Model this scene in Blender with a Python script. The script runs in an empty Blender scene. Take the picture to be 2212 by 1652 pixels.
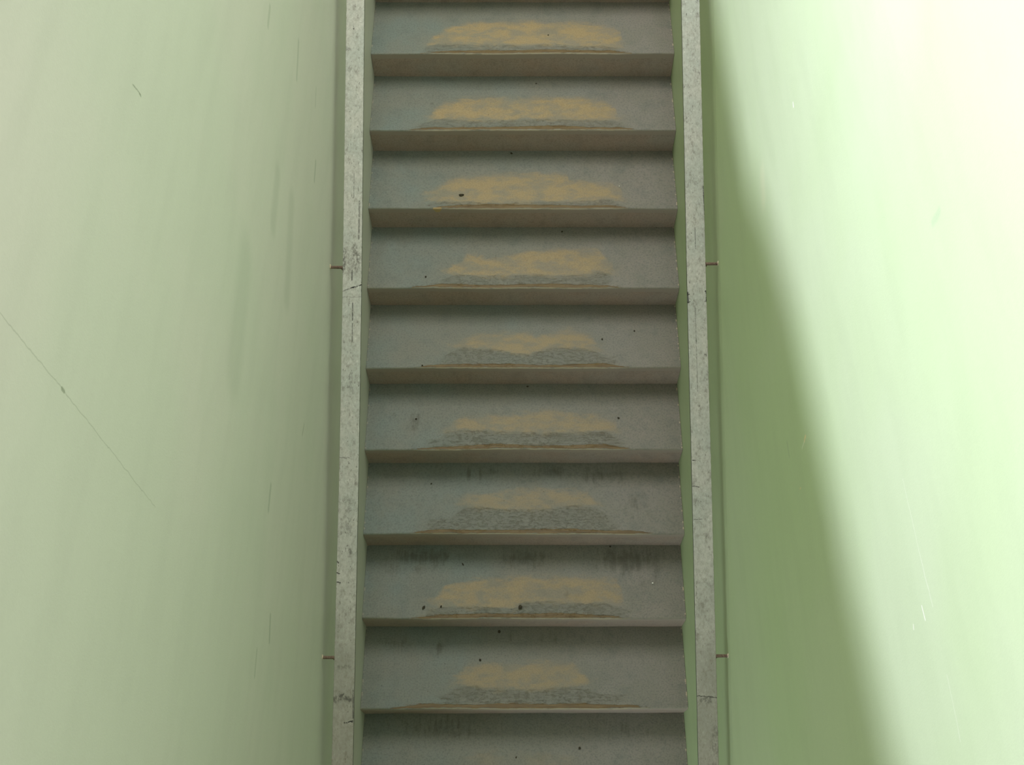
import bpy, bmesh, math, random
from mathutils import Vector, Matrix, noise
S = bpy.context.scene
COL = S.collection
# ---------------------------------------------------------------- camera
W_PX, F_PX = 2212, 2700.0
cam = bpy.data.cameras.new('camera'); camo = bpy.data.objects.new('camera', cam); COL.objects.link(camo)
cam.sensor_fit = 'HORIZONTAL'; cam.sensor_width = 36; cam.lens = 36*F_PX/W_PX
cam.clip_start = .01; cam.clip_end = 100
Rv = Vector((0.999980, 0.001561, -0.006076)); Uv = Vector((0.002101, 0.829299, 0.558801)); Fv = Vector((-0.005911, 0.558803, -0.829279))
camo.matrix_world = Matrix(((Rv.x, Uv.x, -Fv.x, -0.01506), (Rv.y, Uv.y, -Fv.y, -2.70239), (Rv.z, Uv.z, -Fv.z, 3.91235), (0, 0, 0, 1)))
S.camera = camo
# ---------------------------------------------------------------- light
S.view_settings.view_transform = 'Standard'; S.view_settings.look = 'None'
S.view_settings.gamma = 1; S.view_settings.use_curve_mapping = False
S.view_settings.exposure = 0.0
w = bpy.data.worlds.new('world'); S.world = w; w.use_nodes = True
w.node_tree.nodes['Background'].inputs[0].default_value = (1.0, .985, .92, 1)
w.node_tree.nodes['Background'].inputs[1].default_value = 1.05
LAMP = Vector((-1.6, -.6, 4.533))
l = bpy.data.lights.new('landing_lamp', 'POINT'); l.energy = 815; l.shadow_soft_size = .07; l.color = (.985, .965, 1.36)
lo = bpy.data.objects.new('landing_lamp', l); lo.location = LAMP; COL.objects.link(lo)
l = bpy.data.lights.new('skylight', 'AREA'); l.shape = 'RECTANGLE'; l.size = 1.0; l.size_y = 2.4; l.energy = 105; l.color = (1, .985, .96)
lo = bpy.data.objects.new('skylight', l); lo.location = (0, 2.2, 5.2)
lo.rotation_euler = Vector((0, 2.4, 5.2)).to_track_quat('Z', 'Y').to_euler(); COL.objects.link(lo)

l = bpy.data.lights.new('doorway_daylight', 'AREA'); l.shape = 'RECTANGLE'; l.size = 1.1; l.size_y = 1.8; l.energy = 76; l.color = (.84, .96, 1.06)
lo = bpy.data.objects.new('doorway_daylight', l); lo.location = (-1.15, -4.5, -.1)
lo.rotation_euler = Vector((-1.5, -3.9, .1)).to_track_quat('Z', 'Y').to_euler(); COL.objects.link(lo)

# ---------------------------------------------------------------- measures
T, R, HR = .28266, .13586, 1.0319       # going, rise, handrail height over the nosing line
SL = R/T
HW = .6                                  # half width between walls
# tread front edge (left, right) and back edge (left, right) in metres
EDGE = {0: (1.1363, 1.1325, 1.4445, 1.4373), 1: (.8524, .8470, 1.1563, 1.1501), 2: (.5665, .5595, .8734, .8681), 3: (.2813, .2774, .5879, .5835),
        4: (.0012, .0002, .3028, .3014), 5: (-.2785, -.2810, .0203, .0173), 6: (-.5634, -.5652, -.2577, -.2580), 7: (-.8434, -.8447, -.5415, -.5432),
        8: (-1.1382, -1.1372, -.8170, -.8182)}
FIRST, LAST = -3, 12
for i in range(FIRST-1, LAST+2):
    if i not in EDGE:
        y = (4-i)*T; EDGE[i] = (y, y, y+T+.022, y+T+.022)
EDGE[9] = (-1.4133, -1.4133, -1.1084, -1.1055)
# worn paint on each tread, (x, y from the front edge): top outline, bottom outline, scuffed band, bare edge
WEAR = {
0:([[-0.375,0.075],[-0.313,0.151],[-0.24,0.184],[0.04,0.191],[0.32,0.176],[0.392,0.125],[0.402,0.065]],[[-0.375,0.058],[0.039,0.051],[0.401,0.038]],[[-0.384,0.056],[0.406,0.027]],[[-0.374,0.031],[0.395,0.006]]),
1:([[-0.373,0.083],[-0.311,0.155],[-0.238,0.173],[0.039,0.182],[0.316,0.17],[0.369,0.118],[0.379,0.066]],[[-0.373,0.067],[-0.217,0.051],[0.038,0.06],[0.379,0.053]],[[-0.409,0.065],[0.401,0.028]],[[-0.435,0.032],[0.409,0.002]]),
2:([[-0.376,0.085],[-0.314,0.131],[-0.269,0.165],[0.044,0.182],[0.177,0.171],[0.184,0.144],[0.343,0.128],[0.387,0.096],[0.389,0.05]],[[-0.374,0.044],[-0.322,0.031],[-0.134,0.023],[0.199,0.032],[0.388,0.043]],[[-0.378,0.034],[0.387,0.012]],[[-0.332,0.015],[0.374,-0.003]]),
3:([[-0.296,0.084],[-0.215,0.166],[-0.099,0.146],[0.055,0.186],[0.297,0.19],[0.349,0.108],[0.352,0.08]],[[-0.296,0.075],[-0.173,0.054],[0.201,0.057],[0.352,0.078]],[[-0.34,0.059],[0.329,0.018]],[[-0.401,0.014],[0.346,-0.004]]),
4:([[-0.286,0.109],[-0.185,0.159],[0.007,0.172],[0.053,0.148],[0.178,0.189],[0.268,0.142],[0.29,0.101]],[[-0.286,0.102],[-0.116,0.082],[0.014,0.062],[0.106,0.09],[0.289,0.09]],[[-0.321,0.091],[0.352,0.022]],[[-0.389,0.02],[0.365,-0.001]]),
5:([[-0.31,0.096],[-0.228,0.152],[-0.054,0.158],[0.081,0.181],[0.276,0.157],[0.355,0.13],[0.36,0.09]],[[-0.31,0.09],[-0.142,0.087],[0.08,0.072],[0.36,0.084]],[[-0.354,0.09],[0.374,0.023]],[[-0.395,0.022],[0.365,0.002]]),
6:([[-0.248,0.144],[-0.222,0.168],[-0.125,0.176],[0.012,0.196],[0.242,0.18],[0.276,0.144],[0.305,0.124]],[[-0.248,0.133],[-0.182,0.111],[-0.054,0.101],[0.098,0.102],[0.173,0.118],[0.304,0.118]],[[-0.361,0.117],[0.344,0.022]],[[-0.401,0.021],[0.447,0.002]]),
7:([[-0.338,0.071],[-0.295,0.14],[-0.114,0.172],[0.153,0.178],[0.351,0.158],[0.371,0.096],[0.373,0.061]],[[-0.337,0.045],[-0.123,0.046],[-0.037,0.041],[0.001,0.069],[0.123,0.07],[0.372,0.055]],[[-0.348,0.065],[0.366,0.029]],[[-0.39,0.032],[0.356,0.007]]),
8:([[-0.253,0.117],[-0.214,0.159],[-0.069,0.169],[0.18,0.169],[0.223,0.122],[0.245,0.09]],[[-0.252,0.092],[-0.212,0.082],[-0.069,0.066],[0.066,0.064],[0.2,0.076],[0.244,0.085]],[[-0.312,0.082],[0.369,0.016]],[[-0.462,0.015],[0.427,-0.005]]),
9:([[-0.226,0.141],[-0.158,0.163],[0.115,0.159],[0.2,0.132]],[[-0.225,0.098],[0.199,0.098]],[[-0.309,0.081],[0.364,0.02]],[[-0.39,0.016],[0.363,-0.004]])}
CREAM_K = {0: 1, 1: 1, 2: .95, 3: .9, 4: .8, 5: .72, 6: .62, 7: .8, 8: .7, 9: .22}
# dirt: (x, y, rx, ry, strength)
DIRT = {0: [(-.1, .29, .3, .02, .3)], 1: [(-.36, .15, .012, .01, .9), (-.35, .13, .01, .008, .8)],
        3: [(-.106, .144, .006, .03, .9), (-.47, .14, .015, .02, .5), (.36, .15, .012, .012, .5)],
        4: [(.0, .26, .25, .04, .35), (-.5, .08, .03, .02, .5), (.4, .17, .05, .03, .3)],
        5: [(-.411, .14, .035, .05, .8), (-.5, .16, .02, .03, .5), (-.42, .1, .03, .02, .7), (.44, .06, .02, .03, .3)],
        6: [(-.21, .255, .012, .05, 1.), (-.165, .25, .008, .04, .9), (-.28, .26, .006, .04, .6), (.1, .27, .1, .04, .8), (.3, .25, .14, .05, .8), (-.5, .1, .08, .1, .35), (.42, .13, .1, .09, .6), (-.12, .27, .07, .03, .7)],
        7: [(-.38, .26, .14, .045, 1.), (.0, .25, .12, .05, .9), (.4, .24, .16, .07, 1.), (.48, .15, .05, .07, .7), (-.5, .2, .04, .05, .8), (-.4, .2, .04, .03, .7), (-.53, .08, .03, .04, .4), (.16, .10, .02, .018, .9)],
        8: [(-.315, .225, .024, .032, 1.), (-.355, .12, .008, .02, .7), (-.47, .25, .14, .05, .6), (.1, .27, .4, .04, .6), (.46, .2, .1, .1, .35), (0, .05, .34, .04, .5)],
        9: [(-.3, .25, .3, .07, .7), (.35, .25, .3, .06, .6), (.0, .18, .3, .05, .4)]}

# ---------------------------------------------------------------- node helpers
class NT:
    def __init__(s, name):
        s.m = bpy.data.materials.new(name); s.m.use_nodes = True; s.t = s.m.node_tree; s.b = s.t.nodes['Principled BSDF']
    def put(s, sock, v):
        if hasattr(v, 'is_linked'): s.t.links.new(v, sock)
        elif isinstance(v, (tuple, list)) and len(v) == 3 and sock.type == 'RGBA': sock.default_value = (*v, 1)
        else: sock.default_value = v
    def m_(s, op, a, b=0., c=None, clamp=False):
        n = s.t.nodes.new('ShaderNodeMath'); n.operation = op; n.use_clamp = clamp
        s.put(n.inputs[0], a); s.put(n.inputs[1], b)
        if c is not None: s.put(n.inputs[2], c)
        return n.outputs[0]
    def mix(s, f, a, b, mode='MIX'):
        n = s.t.nodes.new('ShaderNodeMix'); n.data_type = 'RGBA'; n.blend_type = mode
        s.put(n.inputs[0], f); s.put(n.inputs[6], a); s.put(n.inputs[7], b); return n.outputs[2]
    def step(s, v, lo, hi, a=0., b=1.):
        n = s.t.nodes.new('ShaderNodeMapRange'); n.interpolation_type = 'SMOOTHSTEP'
        for k, x in enumerate((v, lo, hi, a, b)): s.put(n.inputs[k], x)
        return n.outputs[0]
    def pos(s, scale=(1, 1, 1), off=(0, 0, 0), obj=False):
        g = s.t.nodes.new('ShaderNodeTexCoord').outputs['Object'] if obj else s.t.nodes.new('ShaderNodeNewGeometry').outputs['Position']
        n = s.t.nodes.new('ShaderNodeMapping'); s.put(n.inputs[0], g); n.inputs['Scale'].default_value = scale; n.inputs['Location'].default_value = off
        return n.outputs[0]
    def xyz(s, v):
        n = s.t.nodes.new('ShaderNodeSeparateXYZ'); s.put(n.inputs[0], v); return n.outputs
    def noise(s, v, sc, det=4, rough=.55, dist=0):
        n = s.t.nodes.new('ShaderNodeTexNoise'); s.put(n.inputs['Vector'], v); n.inputs['Scale'].default_value = sc
        n.inputs['Detail'].default_value = det; n.inputs['Roughness'].default_value = rough; n.inputs['Distortion'].default_value = dist
        return n.outputs[0]
    def vor(s, v, sc, feat='F1'):
        n = s.t.nodes.new('ShaderNodeTexVoronoi'); n.feature = feat; s.put(n.inputs['Vector'], v); n.inputs['Scale'].default_value = sc
        return n.outputs[0]
    def attr(s, name):
        n = s.t.nodes.new('ShaderNodeAttribute'); n.attribute_name = name; return n.outputs['Fac']
    def seg(s, u, v, a, b, wd, soft):
        # 1 near the segment a-b in the (u, v) plane
        ax, ay = a; bx, by = b; dx, dy = bx-ax, by-ay; L2 = dx*dx+dy*dy+1e-9
        pu = s.m_('SUBTRACT', u, ax); pv = s.m_('SUBTRACT', v, ay)
        h = s.m_('ADD', s.m_('MULTIPLY', pu, dx/L2), s.m_('MULTIPLY', pv, dy/L2), clamp=True)
        eu = s.m_('SUBTRACT', pu, s.m_('MULTIPLY', h, dx)); ev = s.m_('SUBTRACT', pv, s.m_('MULTIPLY', h, dy))
        d = s.m_('SQRT', s.m_('ADD', s.m_('MULTIPLY', eu, eu), s.m_('MULTIPLY', ev, ev)))
        return s.step(d, wd, wd+soft, 1., 0.)
    def done(s, color, rough=.6, bump=None, dist=.001, spec=.3, metal=0):
        s.put(s.b.inputs['Base Color'], color); s.put(s.b.inputs['Roughness'], rough)
        s.b.inputs['Specular IOR Level'].default_value = spec; s.b.inputs['Metallic'].default_value = metal
        if bump is not None:
            n = s.t.nodes.new('ShaderNodeBump'); n.inputs['Strength'].default_value = .6; n.inputs['Distance'].default_value = dist
            s.put(n.inputs['Height'], bump); s.put(s.b.inputs['Normal'], n.outputs[0])
        return s.m

# ---------------------------------------------------------------- materials
def wall_mat(name, base, tint, dark, light, ridges=()):
    n = NT(name); p = n.pos(); q = n.xyz(p); u, v = q[1], q[2]
    big = n.noise(p, 1.3, 3); c = n.mix(n.step(big, .35, .65), base, tint)
    st = n.noise(n.pos((1, .9, 4.)), 3.2, 4, .5)          # long soft roller streaks along the flight
    c = n.mix(n.step(st, .4, .72, 0., .16), c, tuple(x*.80 for x in base))
    fine = n.noise(p, 90, 3); c = n.mix(n.step(fine, .3, .7, 0., .06), c, tuple(x*.75 for x in base))
    wob = n.m_('MULTIPLY', n.m_('SUBTRACT', n.noise(p, 40, 2), .5), .006)
    uu = n.m_('ADD', u, wob); vv = n.m_('ADD', v, wob)
    for a, b, wd, soft, k, colr in dark+light:
        c = n.mix(n.m_('MULTIPLY', n.seg(uu, vv, a, b, wd, soft), k), c, colr)
    h = n.m_('ADD', n.m_('MULTIPLY', n.noise(p, 260, 2), .25), n.m_('MULTIPLY', st, .6))
    for a, b in ridges:
        h = n.m_('ADD', h, n.m_('MULTIPLY', n.seg(uu, vv, a, b, .0012, .004), 1.5))
    return n.done(c, .5, h, .0012, .35)
DK = (.19, .22, .15); SC = (.25, .31, .22)
left_dark = [((-1.86, 2.84), (-1.816, 2.584), .0004, .0012, .3, DK), ((-1.816, 2.584), (-1.748, 2.141), .0003, .0011, .33, DK), ((-1.817, 2.586), (-1.815, 2.578), .002, .002, .6, DK),
    ((-1.27, 2.597), (-1.255, 2.563), .0008, .0014, .6, DK), ((-1.257, 2.566), (-1.254, 2.56), .0016, .001, .6, DK),
    ((-.328, 1.971), (-.382, 1.962), .002, .012, .35, SC), ((-.096, 1.667), (-.199, 1.632), .002, .012, .4, SC), ((.018, 1.398), (-.039, 1.38), .002, .008, .3, SC),
    ((-.167, 1.287), (-.228, 1.275), .003, .01, .45, SC), ((-1.263, 1.343), (-1.322, 1.337), .003, .01, .45, SC), ((-1.52, 1.18), (-1.573, 1.158), .003, .008, .5, SC),
    ((-1.644, 1.278), (-1.7, 1.27), .002, .008, .35, SC), ((-.899, 1.038), (-.94, 1.045), .001, .006, .4, DK), ((-.594, 1.682), (-.726, 1.663), .01, .04, .2, SC),
    ((-.525, 1.506), (-.764, 1.426), .01, .05, .2, SC), ((-.993, 1.848), (-1.252, 1.807), .02, .07, .15, SC)]
RP = (.72, .60, .30); WH = (.80, .80, .66)
right_marks = [((-1.295, 1.615), (-1.298, 1.600), .003, .0015, .9, RP), ((-1.298, 1.60), (-1.30, 1.572), .0008, .0015, .6, WH), ((-.615, 1.934), (-.625, 1.933), .002, .002, .8, WH),
    ((-1.366, 1.512), (-1.363, 1.503), .0012, .0015, .7, RP), ((-1.709, 2.158), (-1.857, 2.168), .0003, .0012, .28, WH), ((-1.857, 2.168), (-1.938, 2.178), .0004, .0014, .3, WH),
    ((-1.916, 2.131), (-1.94, 2.135), .001, .001, .7, WH), ((-1.924, 2.076), (-1.93, 2.075), .001, .001, .6, WH), ((-2.043, 2.18), (-2.141, 2.181), .0003, .0012, .25, WH),
    ((-1.472, 2.529), (-1.466, 2.501), .003, .008, .25, SC), ((-1.209, 1.448), (-1.248, 1.451), .001, .006, .3, SC), ((-.50, 1.58), (-.56, 1.56), .004, .045, .25, (.66, .66, .40))]
M_WL = wall_mat('green_wall_paint_left', (.59, .605, .515), (.625, .612, .54), left_dark, [])
M_WR = wall_mat('green_wall_paint_right', (.452, .565, .305), (.475, .57, .335), right_marks, [],
                ridges=[((1.3, 1.3*SL+HR+.035), (-2., -2*SL+HR+.035))])

def paint_mat(name, grey, warm, kind):
    n = NT(name); p = n.pos()
    big = n.noise(p, 2.6, 3)
    c = n.mix(n.step(big, .35, .68), grey, warm)
    q = n.xyz(p)
    # colder towards the left, pinker towards the right
    if kind == 'tread': c = n.mix(n.step(q[0], -.35, .6, 0., .8), c, (grey[0]*1.42, grey[1]*1.05, grey[2]*1.02))
    c = n.mix(n.step(n.noise(n.pos((1, 1, 1), (9, 4, 2)), 7, 4, .6), .38, .62, 0., .45), c, (grey[0]*1.12, grey[1]*.92, grey[2]*.82)); med = n.noise(p, 14, 5, .65); c = n.mix(n.step(med, .48, .75, 0., .38), c, tuple(k*.62 for k in grey))
    fine = n.noise(p, 160, 3, .6); c = n.mix(n.step(n.noise(n.pos((1, 1, 1), (3, 3, 3)), 230, 2, .6), .56, .74, 0., .3), c, tuple(k*1.5 for k in grey)); c = n.mix(n.step(fine, .42, .75, 0., .45), c, tuple(k*.42 for k in grey))
    h = n.m_('MULTIPLY', fine, .3)
    if kind == 'tread':
        dirt = n.attr('dirt'); strk = n.noise(n.pos((1, .13, 1)), 75, 3, .6)
        dn = n.m_('ADD', n.m_('MULTIPLY', strk, .6), n.m_('MULTIPLY', n.noise(p, 45, 4, .7), .5))
        dm = n.step(n.m_('ADD', n.m_('MULTIPLY', dirt, .5), dn), .76, 1.1, 0., .6)
        c = n.mix(n.m_('MULTIPLY', dm, n.step(dirt, .02, .35)), c, (.072, .069, .045))
        # cream undercoat where feet have thinned the grey
        cr = n.attr('cream'); ck = n.attr('cream_k')
        e = n.m_('ADD', cr, n.m_('MULTIPLY', n.m_('SUBTRACT', n.noise(n.pos((.5, 1.2, 1)), 24, 6, .7, .6), .5), .085))
        halo = n.step(e, -.04, .02, 0., .30)
        c = n.mix(n.m_('MULTIPLY', halo, ck), c, (.235, .205, .14))
        core = n.step(e, -.012, .022)
        var = n.step(n.noise(n.pos((.7, 1.3, 1), (3, 1, 0)), 15, 5, .65), .38, .6, .3, 1.)
        grain = n.step(n.noise(p, 210, 3, .7), .32, .62)
        creamc = n.mix(grain, (.29, .214, .106), (.365, .276, .142))
        c = n.mix(n.m_('MULTIPLY', n.m_('MULTIPLY', core, var), ck), c, creamc)
        # scuffed, flaking band between the cream and the edge
        sc = n.attr('scuff'); fl = n.noise(n.pos((.6, 1.2, 1)), 85, 6, .78, .3)
        hs = n.noise(n.pos((.10, 1.6, 1), (4, 2, 0)), 120, 4, .7); zone = n.step(n.noise(n.pos((.6, 1, 1), (8, 1, 3)), 13, 3, .6), .40, .60)
        se = n.step(n.m_('ADD', sc, n.m_('MULTIPLY', n.m_('SUBTRACT', n.noise(n.pos((.4, 1, 1)), 30, 4), .5), .04)), -.004, .006)
        c = n.mix(n.m_('MULTIPLY', se, .36), c, (.152, .148, .112))
        c = n.mix(n.m_('MULTIPLY', se, n.step(hs, .50, .68, 0., .38)), c, (.095, .085, .055))
        c = n.mix(n.m_('MULTIPLY', se, n.step(hs, .40, .30, 0., .45)), c, (.24, .235, .20))
        c = n.mix(n.m_('MULTIPLY', n.m_('MULTIPLY', se, zone), n.step(fl, .54, .63, 0., .6)), c, (.085, .066, .036))
        c = n.mix(n.m_('MULTIPLY', n.m_('MULTIPLY', se, zone), n.step(fl, .34, .43, .35, 0.)), c, (.26, .255, .215))
        h = n.m_('SUBTRACT', h, n.m_('MULTIPLY', n.m_('MULTIPLY', se, n.step(fl, .5, .6)), .5))
        # bare brown wood along the front edge, nose highlight painted as a pale rim below it
        br = n.attr('bare')
        be = n.step(n.m_('ADD', br, n.m_('MULTIPLY', n.m_('SUBTRACT', n.noise(n.pos((.35, 2, 1)), 55, 6, .75), .5), .020)), -.0005, .0015)
        bc = n.mix(n.step(n.noise(n.pos((.15, 3, 1)), 90, 3), .35, .65), (.120, .074, .024), (.190, .126, .046))
        # thin torn streaks of wood showing just behind the bare strip
        tz = n.step(br, -.010, -.0005); tn = n.step(n.noise(n.pos((.09, 1.5, 1), (1, 7, 0)), 170, 4, .7), .56, .62)
        c = n.mix(n.m_('MULTIPLY', n.m_('MULTIPLY', tz, tn), .8), c, (.16, .10, .042))
        c = n.mix(n.m_('MULTIPLY', be, .92), c, bc)
        rim = n.attr('rim')
        c = n.mix(n.m_('MULTIPLY', rim, n.step(n.noise(n.pos((.4, 1, 1)), 50, 3), .32, .5, .25, .8)), c, (.40, .345, .24))
        fc = n.attr('face'); c = n.mix(fc, c, (.372, .305, .255))  # front face repeats the risers' shade-brown colour
        ch = n.attr('chip'); c = n.mix(n.step(ch, .45, .6), c, (.46, .33, .16))
        # unpainted specks where tread meets the wall
        ex = n.m_('ABSOLUTE', q[0]); ed = n.m_('MULTIPLY', n.step(ex, .5935, .5965), n.step(n.noise(n.pos((0, 1, 0)), 42, 4, .7), .52, .6))
        c = n.mix(n.m_('MULTIPLY', ed, n.step(q[0], -.1, .1, .35, .9)), c, (.55, .46, .32))
        h = n.m_('SUBTRACT', h, n.m_('MULTIPLY', be, 1.5))
    else:
        strk = n.noise(n.pos((1, 1, .25)), 30, 4, .6)
        c = n.mix(n.step(strk, .5, .75, 0., .3), c, tuple(k*.6 for k in grey))
    specks = n.m_('MULTIPLY', n.step(n.vor(p, 34), .05, .075, 1., 0.), n.step(n.noise(p, 6, 2), .56, .6))
    c = n.mix(n.m_('MULTIPLY', specks, .7), c, (.06, .055, .035))
    return n.done(c, .55, h, .0012, .35)
M_TREAD = paint_mat('worn_grey_tread_paint', (.176, .208, .182), (.202, .202, .162), 'tread')
M_RISER = paint_mat('shade_brown_riser_paint', (.375, .31, .262), (.39, .305, .25), 'riser')  # same paint as the treads, brown hue of shade put into its colour

def rail_mat(side):
    n = NT('worn_grey_rail_paint_'+side); p = n.pos(); q = n.xyz(p); u, v = q[1], q[0]
    st = (1.25, .8, .8)
    mott = n.noise(n.pos(st), 95, 5, .75); big = n.noise(n.pos(st), 9, 4, .6); pit = n.noise(n.pos((1.4, .35, .35), (5, 2, 1)), 150, 3, .7)
    c = n.mix(n.step(big, .35, .65), (.40, .415, .37), (.46, .45, .40))
    c = n.mix(n.step(mott, .46, .64, 0., .5), c, (.26, .25, .21))
    c = n.mix(n.step(mott, .32, .42, .6, 0.), c, (.64, .65, .59))
    c = n.mix(n.step(pit, .62, .70, 0., .8), c, (.07, .065, .05))
    blot = n.noise(n.pos((1.2, .7, .7), (2, 2, 9)), 42, 5, .75); c = n.mix(n.step(blot, .52, .70, 0., .62), c, (.17, .16, .13))
    # brown darkening, stronger towards the foot of the flight
    dz = n.step(n.m_('ADD', u, n.m_('MULTIPLY', n.m_('SUBTRACT', big, .5), .9)), -1.55, -.9, .55, 0.)
    c = n.mix(dz, c, (.20, .175, .13))
    wob = n.m_('MULTIPLY', n.m_('SUBTRACT', n.noise(p, 110, 3), .5), .008); uu = n.m_('ADD', u, wob)
    vw = n.m_('ADD', v, n.m_('MULTIPLY', n.m_('SUBTRACT', n.noise(p, 140, 3), .5), .012))
    brk = n.step(n.noise(n.pos((1, .6, .6), (7, 3, 1)), 160, 4, .7), .40, .62, 0., 1.); brk2 = n.step(n.noise(n.pos((1, 1, 1), (1, 3, 8)), 120, 3, .7), .36, .5, .25, 1.)
    BK = (.025, .024, .02); DD = (.09, .085, .07)
    if side == 'left':
        L = [((-.318, -.562), (-.310, -.534), .0012, .001, .6), ((-.310, -.534), (-.300, -.5), .0016, .001, 1.), ((-.225, -.55), (-.24, -.52), .008, .02, .5), ((-.06, -.512), (-.17, -.512), .001, .003, .6),
             ((-.2, -.558), (-.26, -.558), .0025, .003, .9), ((-.19, -.525), (-.24, -.515), .003, .006, .7), ((-.35, -.5275), (-.40, -.527), .0012, .001, .8), ((-.41, -.527), (-.46, -.527), .0010, .001, .7),
             ((-.26, -.531), (-.285, -.531), .0015, .001, .8), ((.02, -.53), (-.05, -.53), .0008, .001, .5), ((-.55, -.53), (-.62, -.527), .002, .003, .6), ((-.9, -.53), (-.98, -.53), .004, .008, .45),
             ((-1.423, -.558), (-1.414, -.54), .005, .005, .85), ((-1.414, -.54), (-1.425, -.516), .006, .004, .9), ((-1.483, -.53), (-1.479, -.506), .0014, .001, 1.), ((-1.47, -.505), (-1.40, -.506), .0015, .001, .7),
             ((-1.09, -.562), (-1.093, -.553), .0014, .001, .9), ((-1.115, -.562), (-1.118, -.55), .0014, .001, .9), ((-1.06, -.562), (-1.064, -.556), .0014, .001, .8), ((.224, -.534), (.219, -.53), .003, .001, .9),
             ((.39, -.566), (.387, -.552), .003, .004, .5), ((.45, -.54), (.452, -.539), .0015, .001, .8), ((-.78, -.56), (-.782, -.53), .0008, .001, .5), ((-1.02, -.53), (-1.04, -.518), .002, .003, .7),
             ((-.335, -.56), (-.335, -.50), .0008, .0015, .3), ((-1.34, -.55), (-1.338, -.52), .002, .004, .5)]
    else:
        L = [((-.322, .5035), (-.352, .5045), .0012, .001, 1.), ((-.352, .504), (-.350, .509), .0016, .001, 1.), ((-.330, .504), (-.329, .508), .001, .001, 1.), ((-.322, .560), (-.350, .560), .0016, .001, 1.), ((-.350, .556), (-.350, .562), .002, .001, 1.),
             ((-.322, .557), (-.322, .562), .0014, .001, 1.), ((-1.414, .505), (-1.418, .565), .0008, .001, .85), ((-1.428, .52), (-1.425, .54), .004, .006, .8), ((-.86, .505), (-.862, .525), .0009, .001, .7),
             ((-.79, .507), (-.79, .518), .0014, .001, .9), ((-.36, .525), (-.60, .527), .0007, .001, .45), ((-.14, .53), (-.2, .53), .0008, .001, .6), ((-.55, .56), (-.57, .553), .003, .004, .5), ((.53, .553), (.528, .561), .003, .001, .8),
             ((-.02, .558), (-.10, .5605), .001, .001, .8), ((-.95, .507), (-.95, .53), .0007, .001, .6), ((-1.5, .56), (-1.55, .555), .006, .01, .5), ((-1.6, .54), (-1.63, .55), .008, .012, .5)]
    for a, b, wd, soft, k in L:
        big_ = wd >= .002
        c = n.mix(n.m_('MULTIPLY', n.seg(uu, vw if big_ else v, a, b, wd*(.6 if big_ else .9), soft*(2.2 if big_ else 1)), n.m_('MULTIPLY', brk if big_ else brk2, k)), c, DD if big_ else BK)
    return n.done(c, .45, n.m_('ADD', mott, n.m_('MULTIPLY', pit, .5)), .0006, .4)
M_RL, M_RR = rail_mat('left'), rail_mat('right')
def simple(name, a, b, sc, rough=.6, metal=0, spec=.3):
    n = NT(name); p = n.pos(obj=True); c = n.mix(n.step(n.noise(p, sc, 4, .65), .4, .62), a, b)
    return n.done(c, rough, n.noise(p, sc*2, 3), .0004, spec, metal)
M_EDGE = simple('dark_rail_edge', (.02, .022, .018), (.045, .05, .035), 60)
M_RUST = simple('rusty_iron', (.11, .07, .05), (.19, .13, .095), 220, .75)
M_PLUG = simple('chipped_plaster', (.55, .45, .32), (.78, .72, .58), 160, .9)
M_DIRT = simple('dry_dirt', (.035, .03, .018), (.07, .06, .035), 300, .9)
M_BEAD = simple('white_pellet', (.72, .70, .62), (.82, .80, .74), 300, .5)
M_FLOOR = paint_mat('grey_floor_paint', (.16, .18, .16), (.18, .175, .15), 'riser')

# ---------------------------------------------------------------- mesh helpers
def obj(name, bm, mats, parent=None, smooth=True, loc=None):
    me = bpy.data.meshes.new(name)
    bmesh.ops.recalc_face_normals(bm, faces=bm.faces)
    if loc is not None: bmesh.ops.translate(bm, verts=bm.verts, vec=-Vector(loc))
    bm.to_mesh(me); bm.free()
    for m in (mats if isinstance(mats, (list, tuple)) else [mats]): me.materials.append(m)
    if smooth:
        for f in me.polygons: f.use_smooth = True
        me.set_sharp_from_angle(angle=math.radians(38))
    o = bpy.data.objects.new(name, me); COL.objects.link(o)
    if loc is not None: o.location = loc
    if parent: o.parent = parent; o.matrix_parent_inverse = parent.matrix_world.inverted() if loc is None else Matrix()
    return o
def empty(name, loc, label, cat, group=None):
    o = bpy.data.objects.new(name, None); o.location = loc; o.empty_display_size = .1; COL.objects.link(o)
    o['label'] = label; o['category'] = cat
    if group: o['group'] = group
    return o
def box(bm, x0, x1, y0, y1, z0, z1):
    v = [bm.verts.new((x, y, z)) for x in (x0, x1) for y in (y0, y1) for z in (z0, z1)]
    for f in ((0, 1, 3, 2), (4, 6, 7, 5), (0, 4, 5, 1), (2, 3, 7, 6), (0, 2, 6, 4), (1, 5, 7, 3)): bm.faces.new([v[k] for k in f])
def prism_yz(bm, pts, x0, x1):
    a = [bm.verts.new((x0, y, z)) for y, z in pts]; b = [bm.verts.new((x1, y, z)) for y, z in pts]; n = len(pts)
    bm.faces.new(a); bm.faces.new(b[::-1])
    for i in range(n): bm.faces.new((a[i], b[i], b[(i+1) % n], a[(i+1) % n]))
def structure(name, bm, m):
    o = obj(name, bm, m, smooth=False); o['kind'] = 'structure'; return o

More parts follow.
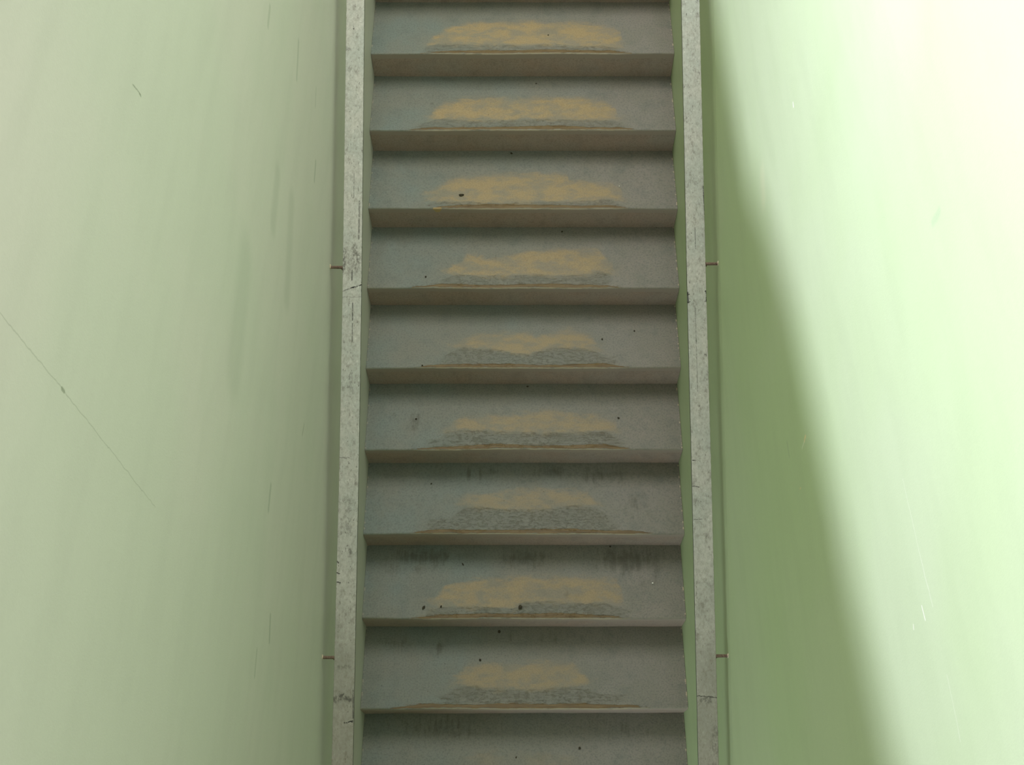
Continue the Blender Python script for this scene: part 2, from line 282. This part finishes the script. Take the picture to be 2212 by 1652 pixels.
# ---------------------------------------------------------------- room shell
Y0, Y1 = -4.2, 3.6
ZF = (4-LAST-1)*R                      # lower floor
ZL = (4-FIRST+1)*R                     # landing over the last riser
bm = bmesh.new(); top = [(3.6, 3.08), (-.111, 3.08), (-.477, 3.114), (-.597, 3.173), (-.75, 3.230), (-.94, 3.260), (-1.10, 3.284), (-1.27, 3.314), (-1.7, 3.40), (Y0, 3.40)]  # unseen top edge, shaped to cast the shadow line on the right wall
prism_yz(bm, [(Y0, ZF-.2), (-4.05, ZF-.2), (-4.05, ZF+2.05), (-2.75, ZF+2.05), (-2.75, ZF-.2), (Y1, ZF-.2)] + top, -HW-.14, -HW); structure('wall_left', bm, M_WL)
bm = bmesh.new(); prism_yz(bm, [(Y0, ZF-.2), (Y1, ZF-.2), (Y1, 3.1), (Y0, 3.1)], HW, HW+.14); structure('wall_right', bm, M_WR)
bm = bmesh.new(); box(bm, -HW-.14, HW+.14, Y1, Y1+.14, ZF-.2, 3.1); structure('wall_back', bm, M_WL)
bm = bmesh.new(); box(bm, -HW-.14, HW+.14, Y0-.14, Y0, ZF-.2, 3.1); structure('wall_front', bm, M_WL)
bm = bmesh.new(); box(bm, -HW, HW, Y0, EDGE[LAST+1][2]-.02, ZF-.2, ZF); structure('floor_lower', bm, M_FLOOR)
bm = bmesh.new(); box(bm, -HW, HW, EDGE[FIRST-1][0]+.004, Y1, ZL-.16, ZL); structure('floor_landing', bm, M_FLOOR)

bm = bmesh.new(); box(bm, HW+.14, HW+1.9, Y0-.14, Y1+.14, 2.9, 3.06); structure('floor_upper_right', bm, M_FLOOR)
bm = bmesh.new(); box(bm, -HW-1.9, -HW-.14, Y0-.14, Y1+.14, 2.84, 3.0); structure('floor_upper_left', bm, M_FLOOR)

# ---------------------------------------------------------------- staircase
stairs = empty('staircase', (0, (4-LAST)*T, ZF), 'straight flight of grey painted steps worn to cream in the middle, between two green walls', 'stairs')
bpy.context.view_layer.update()
def interp(pl, x):
    if x <= pl[0][0]: return pl[0][1]
    for (a, b), (c, d) in zip(pl, pl[1:]):
        if x <= c: return b+(d-b)*(x-a)/max(c-a, 1e-6)
    return pl[-1][1]
HS = HW-.0008; NX = 300; RAKE = .15; TH = .028; RAD = .006
def front(i, x):   # front edge of tread i with the slight waviness of old boards
    a, b = EDGE[i][:2]; t = (x+HW)/(2*HW)
    return a+(b-a)*t + .0035*(noise.noise(Vector((x*4, i*7.3, 0)))) + .0012*noise.noise(Vector((x*25, i*3.1, 2)))
def back(i, x):
    a, b = EDGE[i][2:]; t = (x+HW)/(2*HW)
    return a+(b-a)*t + .002*noise.noise(Vector((x*6, i*5.7, 9)))
for i in range(FIRST, LAST+1):
    z = (4-i)*R
    wear = WEAR.get(i, WEAR[abs(i+4) % 8]); ck = CREAM_K.get(i, .6); dirt = DIRT.get(i, [])
    (x0s, ya), (x1s, yb) = wear[2]; (x0b, yc), (x1b, yd) = wear[3]
    ct, cb = wear[0], wear[1]
    # profile across the tread, u = distance from the front edge, w = height under the top
    prof = [('b', -TH), ('f', 0., -TH), ('f', 0., -.020), ('f', 0., -.014), ('f', 0., -.009)]
    for k in range(0, 6): a = k/5*math.pi/2; prof.append(('f', RAD-RAD*math.cos(a), -RAD+RAD*math.sin(a)))
    u = RAD
    while u < .13: u += .0022 if u < .036 else .004; prof.append(('f', u, 0.))
    while u < .28: u += .0055; prof.append(('f', u, 0.))
    prof.append(('b', 0.))
    bm = bmesh.new(); lay = {k: bm.verts.layers.float.new(k) for k in ('cream', 'cream_k', 'scuff', 'bare', 'rim', 'dirt', 'chip', 'face')}
    rows = []
    for kx in range(NX+1):
        x = -HS + 2*HS*kx/NX; yf = front(i, x); ybk = back(i, x)+.016; col = []
        yn = (4-i)*T
        lf = interp([(x0b-.03, 0), (x0b+.08, 1), (x1b-.05, 1), (x1b+.04, 0)], x)
        for p in prof:
            if p[0] == 'b': y, dz = ybk, p[1]
            elif p[2] < -.0062: y, dz = yf+(-p[2]-.006)*RAKE, p[2]
            else: y, dz = yf+p[1], p[2]
            v = bm.verts.new((x, y, z+dz)); col.append(v)
            u_ = y-yn
            v[lay['cream_k']] = ck
            up = dz > -.0045
            d = min(interp(ct, x)-u_, u_-interp(cb, x)+.004, (x-ct[0][0])*.6, (ct[-1][0]-x)*.6)
            v[lay['cream']] = max(-.2, d) if up else -.2
            bl = min(max((x-ct[0][0]+.05)/.12, 0), 1)*min(max((ct[-1][0]+.05-x)/.12, 0), 1); bl = bl*bl*(3-2*bl)
            s_hi = .55*ya+(interp(cb, x)+.004-.55*ya)*bl
            d = min(s_hi-u_, u_-(.010+(y-u_-yf if False else 0)), (x-x0s)*.25, (x1s-x)*.25)
            v[lay['scuff']] = max(-.2, d) if up else -.2
            # bare wood: a thin lens just behind the rim
            wl = (.0155 + .007*noise.noise(Vector((x*5, i*2.7, 5)))) * lf
            d = (p[1]-.0035 if p[0] == 'f' else .2); d = min(d, .0035+wl-d-.0035) if lf > 0 else -.05
            v[lay['bare']] = (d if up else -.05)
            v[lay['rim']] = (1. if (p[0] == 'f' and p[1] < .004 and dz > -.008) else 0.)*(.25+.75*lf)
            dd = 0
            for (cx, cy, rx, ry, k) in dirt:
                r2 = ((x-cx)/rx)**2+((u_-cy)/ry)**2
                if r2 < 4: dd = max(dd, k*math.exp(-r2*.9))
            v[lay['dirt']] = dd
            chp = 0.
            if i == 2:
                r2 = ((x+.333)/.0165)**2+((dz+.005)/(.021 if x > -.343 else .013))**2+.5*noise.noise(Vector((x*150, dz*150, 1)))
                if p[0] == 'f' and p[1] < .005: chp = max(0, 1-r2*.5)
            v[lay['chip']] = chp; v[lay['face']] = 1. if (dz < -.0058 and p[0] == 'f') else 0.
        rows.append(col)
    m = len(prof)
    for a, b in zip(rows, rows[1:]):
        for k in range(m): bm.faces.new((a[k], b[k], b[(k+1) % m], a[(k+1) % m]))
    bm.faces.new(rows[0]); bm.faces.new(rows[-1][::-1])
    t = obj('tread', bm, M_TREAD, stairs)
    # riser below this tread
    bm = bmesh.new(); rows = []
    for kx in range(61):
        x = -HS + 2*HS*kx/60
        yt = front(i, x)+(TH-.006)*RAKE
        ybt = back(i+1, x) if i < LAST else EDGE[LAST+1][2]-.02
        zt, zb = z-TH, z-R
        rows.append([bm.verts.new(c) for c in ((x, yt, zt), (x, yt+(ybt-yt)*.5, (zt+zb)/2), (x, ybt, zb), (x, ybt+.015, zb), (x, yt+.02, zt))])
    for a, b in zip(rows, rows[1:]):
        for k in range(5): bm.faces.new((a[k], b[k], b[(k+1) % 5], a[(k+1) % 5]))
    bm.faces.new(rows[0]); bm.faces.new(rows[-1][::-1])
    obj('riser', bm, M_RISER, stairs)
# last riser up to the landing edge
bm = bmesh.new(); yb_ = EDGE[FIRST][2]
prism_yz(bm, [(yb_, ZL-R), (yb_+.015, ZL-R), (EDGE[FIRST-1][0]+.004, ZL-.16+.0), (EDGE[FIRST-1][0]+.004, ZL), (EDGE[FIRST-1][0]-.006, ZL-.004)], -HS, HS)
obj('riser', bm, M_RISER, stairs, smooth=False)

# ---------------------------------------------------------------- handrails
RX = {'left': [(1.29, -.5649, -.5072), (.5372, -.5645, -.5070), (-.28, -.560, -.5014), (-.7957, -.5593, -.5006), (-1.59, -.5658, -.5036), (-2.6, -.5658, -.5036)],
      'right': [(1.29, .5611, .5036), (.533, .5611, .5036), (-.2826, .5603, .5019), (-.7974, .5622, .5036), (-1.59, .5638, .5045), (-2.6, .5638, .5045)]}
def rail_x(side, y, k):
    P = RX[side]
    if y >= P[0][0]: return P[0][k]
    for a, b in zip(P, P[1:]):
        if y >= b[0]: return b[k]+(a[k]-b[k])*(y-b[0])/(a[0]-b[0])
    return P[-1][k]
def tube(bm, pts, r, seg=12, jit=0):
    rings = []
    for k, p in enumerate(pts):
        d = (pts[min(k+1, len(pts)-1)]-pts[max(k-1, 0)]).normalized()
        a = d.orthogonal().normalized(); a = (Vector((0, 0, 1))-d*d.z) if abs(d.z) < .9 else (Vector((0, 1, 0))-d*d.y); a.normalize(); b = d.cross(a)
        rr = r if not isinstance(r, list) else r[k]
        rings.append([bm.verts.new(p+(a*math.cos(t)+b*math.sin(t))*rr*(1+jit*random.uniform(-1, 1))) for t in [2*math.pi*j/seg for j in range(seg)]])
    for u, v in zip(rings, rings[1:]):
        for j in range(seg): bm.faces.new((u[j], u[(j+1) % seg], v[(j+1) % seg], v[j]))
    bm.faces.new(rings[0][::-1]); bm.faces.new(rings[-1])
random.seed(4)
for side, sg, mat in (('left', -1, M_RL), ('right', 1, M_RR)):
    ys, ye, TK = 2.0, -2.6, .012
    lab = {'left': 'weathered grey flat handrail on the left wall, cracked across beside its upper bracket',
           'right': 'weathered grey flat handrail on the right wall, black chips along both its edges'}[side]
    h = empty('handrail', (sg*.535, ye, ye*SL+HR), lab, 'handrail', 'pair of wall handrails')
    bpy.context.view_layer.update()
    bm = bmesh.new(); rows = []; N = 900
    for k in range(N+1):
        y = ys+(ye-ys)*k/N; z = y*SL+HR
        jo = (.0011 if side == 'right' else .0006)*noise.noise(Vector((y*70, sg, 0)))+.0006*noise.noise(Vector((y*200, sg, 3)))
        ji = .0004*noise.noise(Vector((y*60, sg, 5)))
        xo = rail_x(side, y, 1)+jo; xi = rail_x(side, y, 2)+ji; c = .0010*sg
        # from the outer top corner round to the inner top corner, then the underside
        pts = [(xo, z-.0012), (xo-c, z), ((xo*.5+xi*.5), z+.0003), (xi+c, z), (xi, z-.0012), (xi, z-TK), (xo, z-TK)]
        rows.append([bm.verts.new((px, y, pz)) for px, pz in pts])
    for a, b in zip(rows, rows[1:]):
        for k in range(7):
            f = bm.faces.new((a[k], b[k], b[(k+1) % 7], a[(k+1) % 7]))
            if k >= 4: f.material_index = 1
    bm.faces.new(rows[0]); bm.faces.new(rows[-1][::-1])
    obj('rail', bm, [mat, M_EDGE], h)
    for yb in ((-.2467, -1.3117, .82, -2.38) if side == 'left' else (-.2395, -1.3084, .83, -2.38)):
        zb = yb*SL+HR-.0055; xo = rail_x(side, yb, 1)
        bm = bmesh.new()
        tube(bm, [Vector((sg*HW, yb, zb)), Vector((sg*(HW-.010), yb, zb)), Vector((xo+sg*.004, yb, zb-.0005)), Vector((xo-sg*.0005, yb, zb-.001))], [.0048, .0046, .0047, .0052], 14, .03)
        # lug turned under the rail and screwed to its underside
        box(bm, min(xo, xo-sg*.045), max(xo, xo-sg*.045), yb-.009, yb+.009, zb-TK+.0015, zb-TK+.0052)
        tube(bm, [Vector((xo+sg*.001, yb, zb-.001)), Vector((xo+sg*.001, yb, zb-TK+.002))], .0045, 10)
        br = obj('bracket', bm, M_RUST, h)
        bm = bmesh.new()
        bmesh.ops.create_icosphere(bm, subdivisions=3, radius=1)
        for v in bm.verts:
            k = 1+.35*noise.noise(v.co*1.7+Vector((yb*9, sg, 0))); v.co = Vector((v.co.x*.0022, v.co.y*.0068*k, v.co.z*.0085*k))
        bmesh.ops.translate(bm, verts=bm.verts, vec=Vector((sg*(HW-.0012), yb+.0006, zb+.001)))
        w_ = obj('wall_plug', bm, M_PLUG, br); w_['label'] = 'pale chipped plaster ring where the iron enters the wall'

# ---------------------------------------------------------------- debris lying on the treads
def crumb(name, i, x, u, size, label, cat, mat=M_DIRT, rot=0., seed=0, rough=.45):
    bm = bmesh.new(); bmesh.ops.create_icosphere(bm, subdivisions=3, radius=1)
    for v in bm.verts:
        k = 1+rough*noise.noise(v.co*1.6+Vector((seed*3.7, 0, seed)))
        v.co = Vector((v.co.x*size[0]*k, v.co.y*size[1]*k, v.co.z*size[2]*k))
    zmin = min(v.co.z for v in bm.verts)
    for v in bm.verts: v.co.z -= zmin
    bmesh.ops.rotate(bm, verts=bm.verts, cent=(0, 0, 0), matrix=Matrix.Rotation(rot, 3, 'Z'))
    o = obj(name, bm, mat); o.location = (x, (4-i)*T+u, (4-i)*R); o['label'] = label; o['category'] = cat
    if mat is M_DIRT: o['group'] = 'dark crumbs scattered on the treads'
    else: o['group'] = 'white pellets on the treads'
    return o
ordn = ['top', 'second', 'third', 'fourth', 'fifth', 'sixth', 'seventh', 'eighth', 'ninth', 'tenth']
CR = [(0, .103, .110, (.0025, .002, .0015), 'tiny dark crumb on the cream patch of the topmost fully visible tread', 0),
 (1, .055, .262, (.0035, .002, .0016), 'tiny dark crumb near the back of the second tread from the top', .4),
 (2, -.24, .067, (.0095, .0042, .003), 'long dark clump of dirt on the cream patch above the chipped edge', .1),
 (2, -.045, .290, (.005, .0035, .0025), 'dark crumb at the back of the tread holding the long dirt clump', -.5),
 (3, .155, .278, (.0035, .004, .0025), 'dark crumb at the back of the fourth tread, right of centre', .2),
 (3, -.376, .052, (.0036, .003, .0022), 'dark crumb at the left front of the fourth tread from the top', .6),
 (4, .431, .173, (.0028, .0034, .002), 'small dark crumb furthest right on the fifth tread from the top', .2),
 (4, .305, .134, (.0032, .0028, .002), 'small dark crumb right beside the cream patch of the fifth tread', .9),
 (4, -.385, .012, (.0030, .0024, .002), 'small dark crumb lying right on the front edge of the fifth tread', .0),
 (5, .364, .142, (.0048, .0030, .0022), 'dark oval crumb at the right end of the sixth tread\'s cream patch', -.5),
 (5, -.411, .140, (.0035, .0034, .0022), 'dark crumb in the scratched stain at the left of the sixth tread', -.7),
 (5, .017, .288, (.0045, .0026, .002), 'small dark crumb against the riser behind the sixth tread', .2),
 (6, -.353, .215, (.0030, .0030, .0022), 'lone dark crumb left on the seventh tread from the top', .0),
 (7, -.013, .048, (.0062, .0068, .0050), 'largest round dark pebble at the front centre of the eighth tread', .0),
 (7, -.373, .047, (.0042, .0068, .0035), 'dark oval pebble at the left front of the eighth tread', -.5),
 (7, -.308, .052, (.0028, .0040, .0022), 'small dark crumb between the two pebbles, close to the left one', -.3),
 (7, -.231, .224, (.0024, .0058, .0018), 'thin dark sliver at the back left of the eighth tread', .5),
 (7, .331, .298, (.0035, .0028, .002), 'dark crumb against the riser at the back right of the eighth tread', .0),
 (8, -.094, .291, (.0050, .0050, .0032), 'round dark pebble at the back of the ninth tread', .3),
 (8, -.164, .179, (.0036, .0044, .0025), 'dark crumb at the upper left of the ninth tread\'s cream patch', .6),
 (9, .205, .173, (.0045, .0042, .0028), 'dark crumb right of centre on the lowest visible tread', .2),
 (9, -.03, .139, (.0022, .0034, .0018), 'tiny dark crumb near the centre of the lowest visible tread', -.4)]
for k, (i, x, u, sz, lb, rt) in enumerate(CR):
    crumb('pebble' if 'pebble' in lb else 'dirt_crumb', i, x, u, sz, lb, 'pebble' if 'pebble' in lb else 'crumb', M_DIRT, rt, k+1)
crumb('white_pellet', 7, .484, .145, (.0034, .0034, .003), 'round white pellet alone at the right of the eighth tread', 'pellet', M_BEAD, 0, 3, .05)
crumb('white_pellet', 2, .379, .111, (.0026, .0026, .0022), 'tiny white pellet at the right end of the third tread\'s cream patch', 'pellet', M_BEAD, 0, 4, .05)
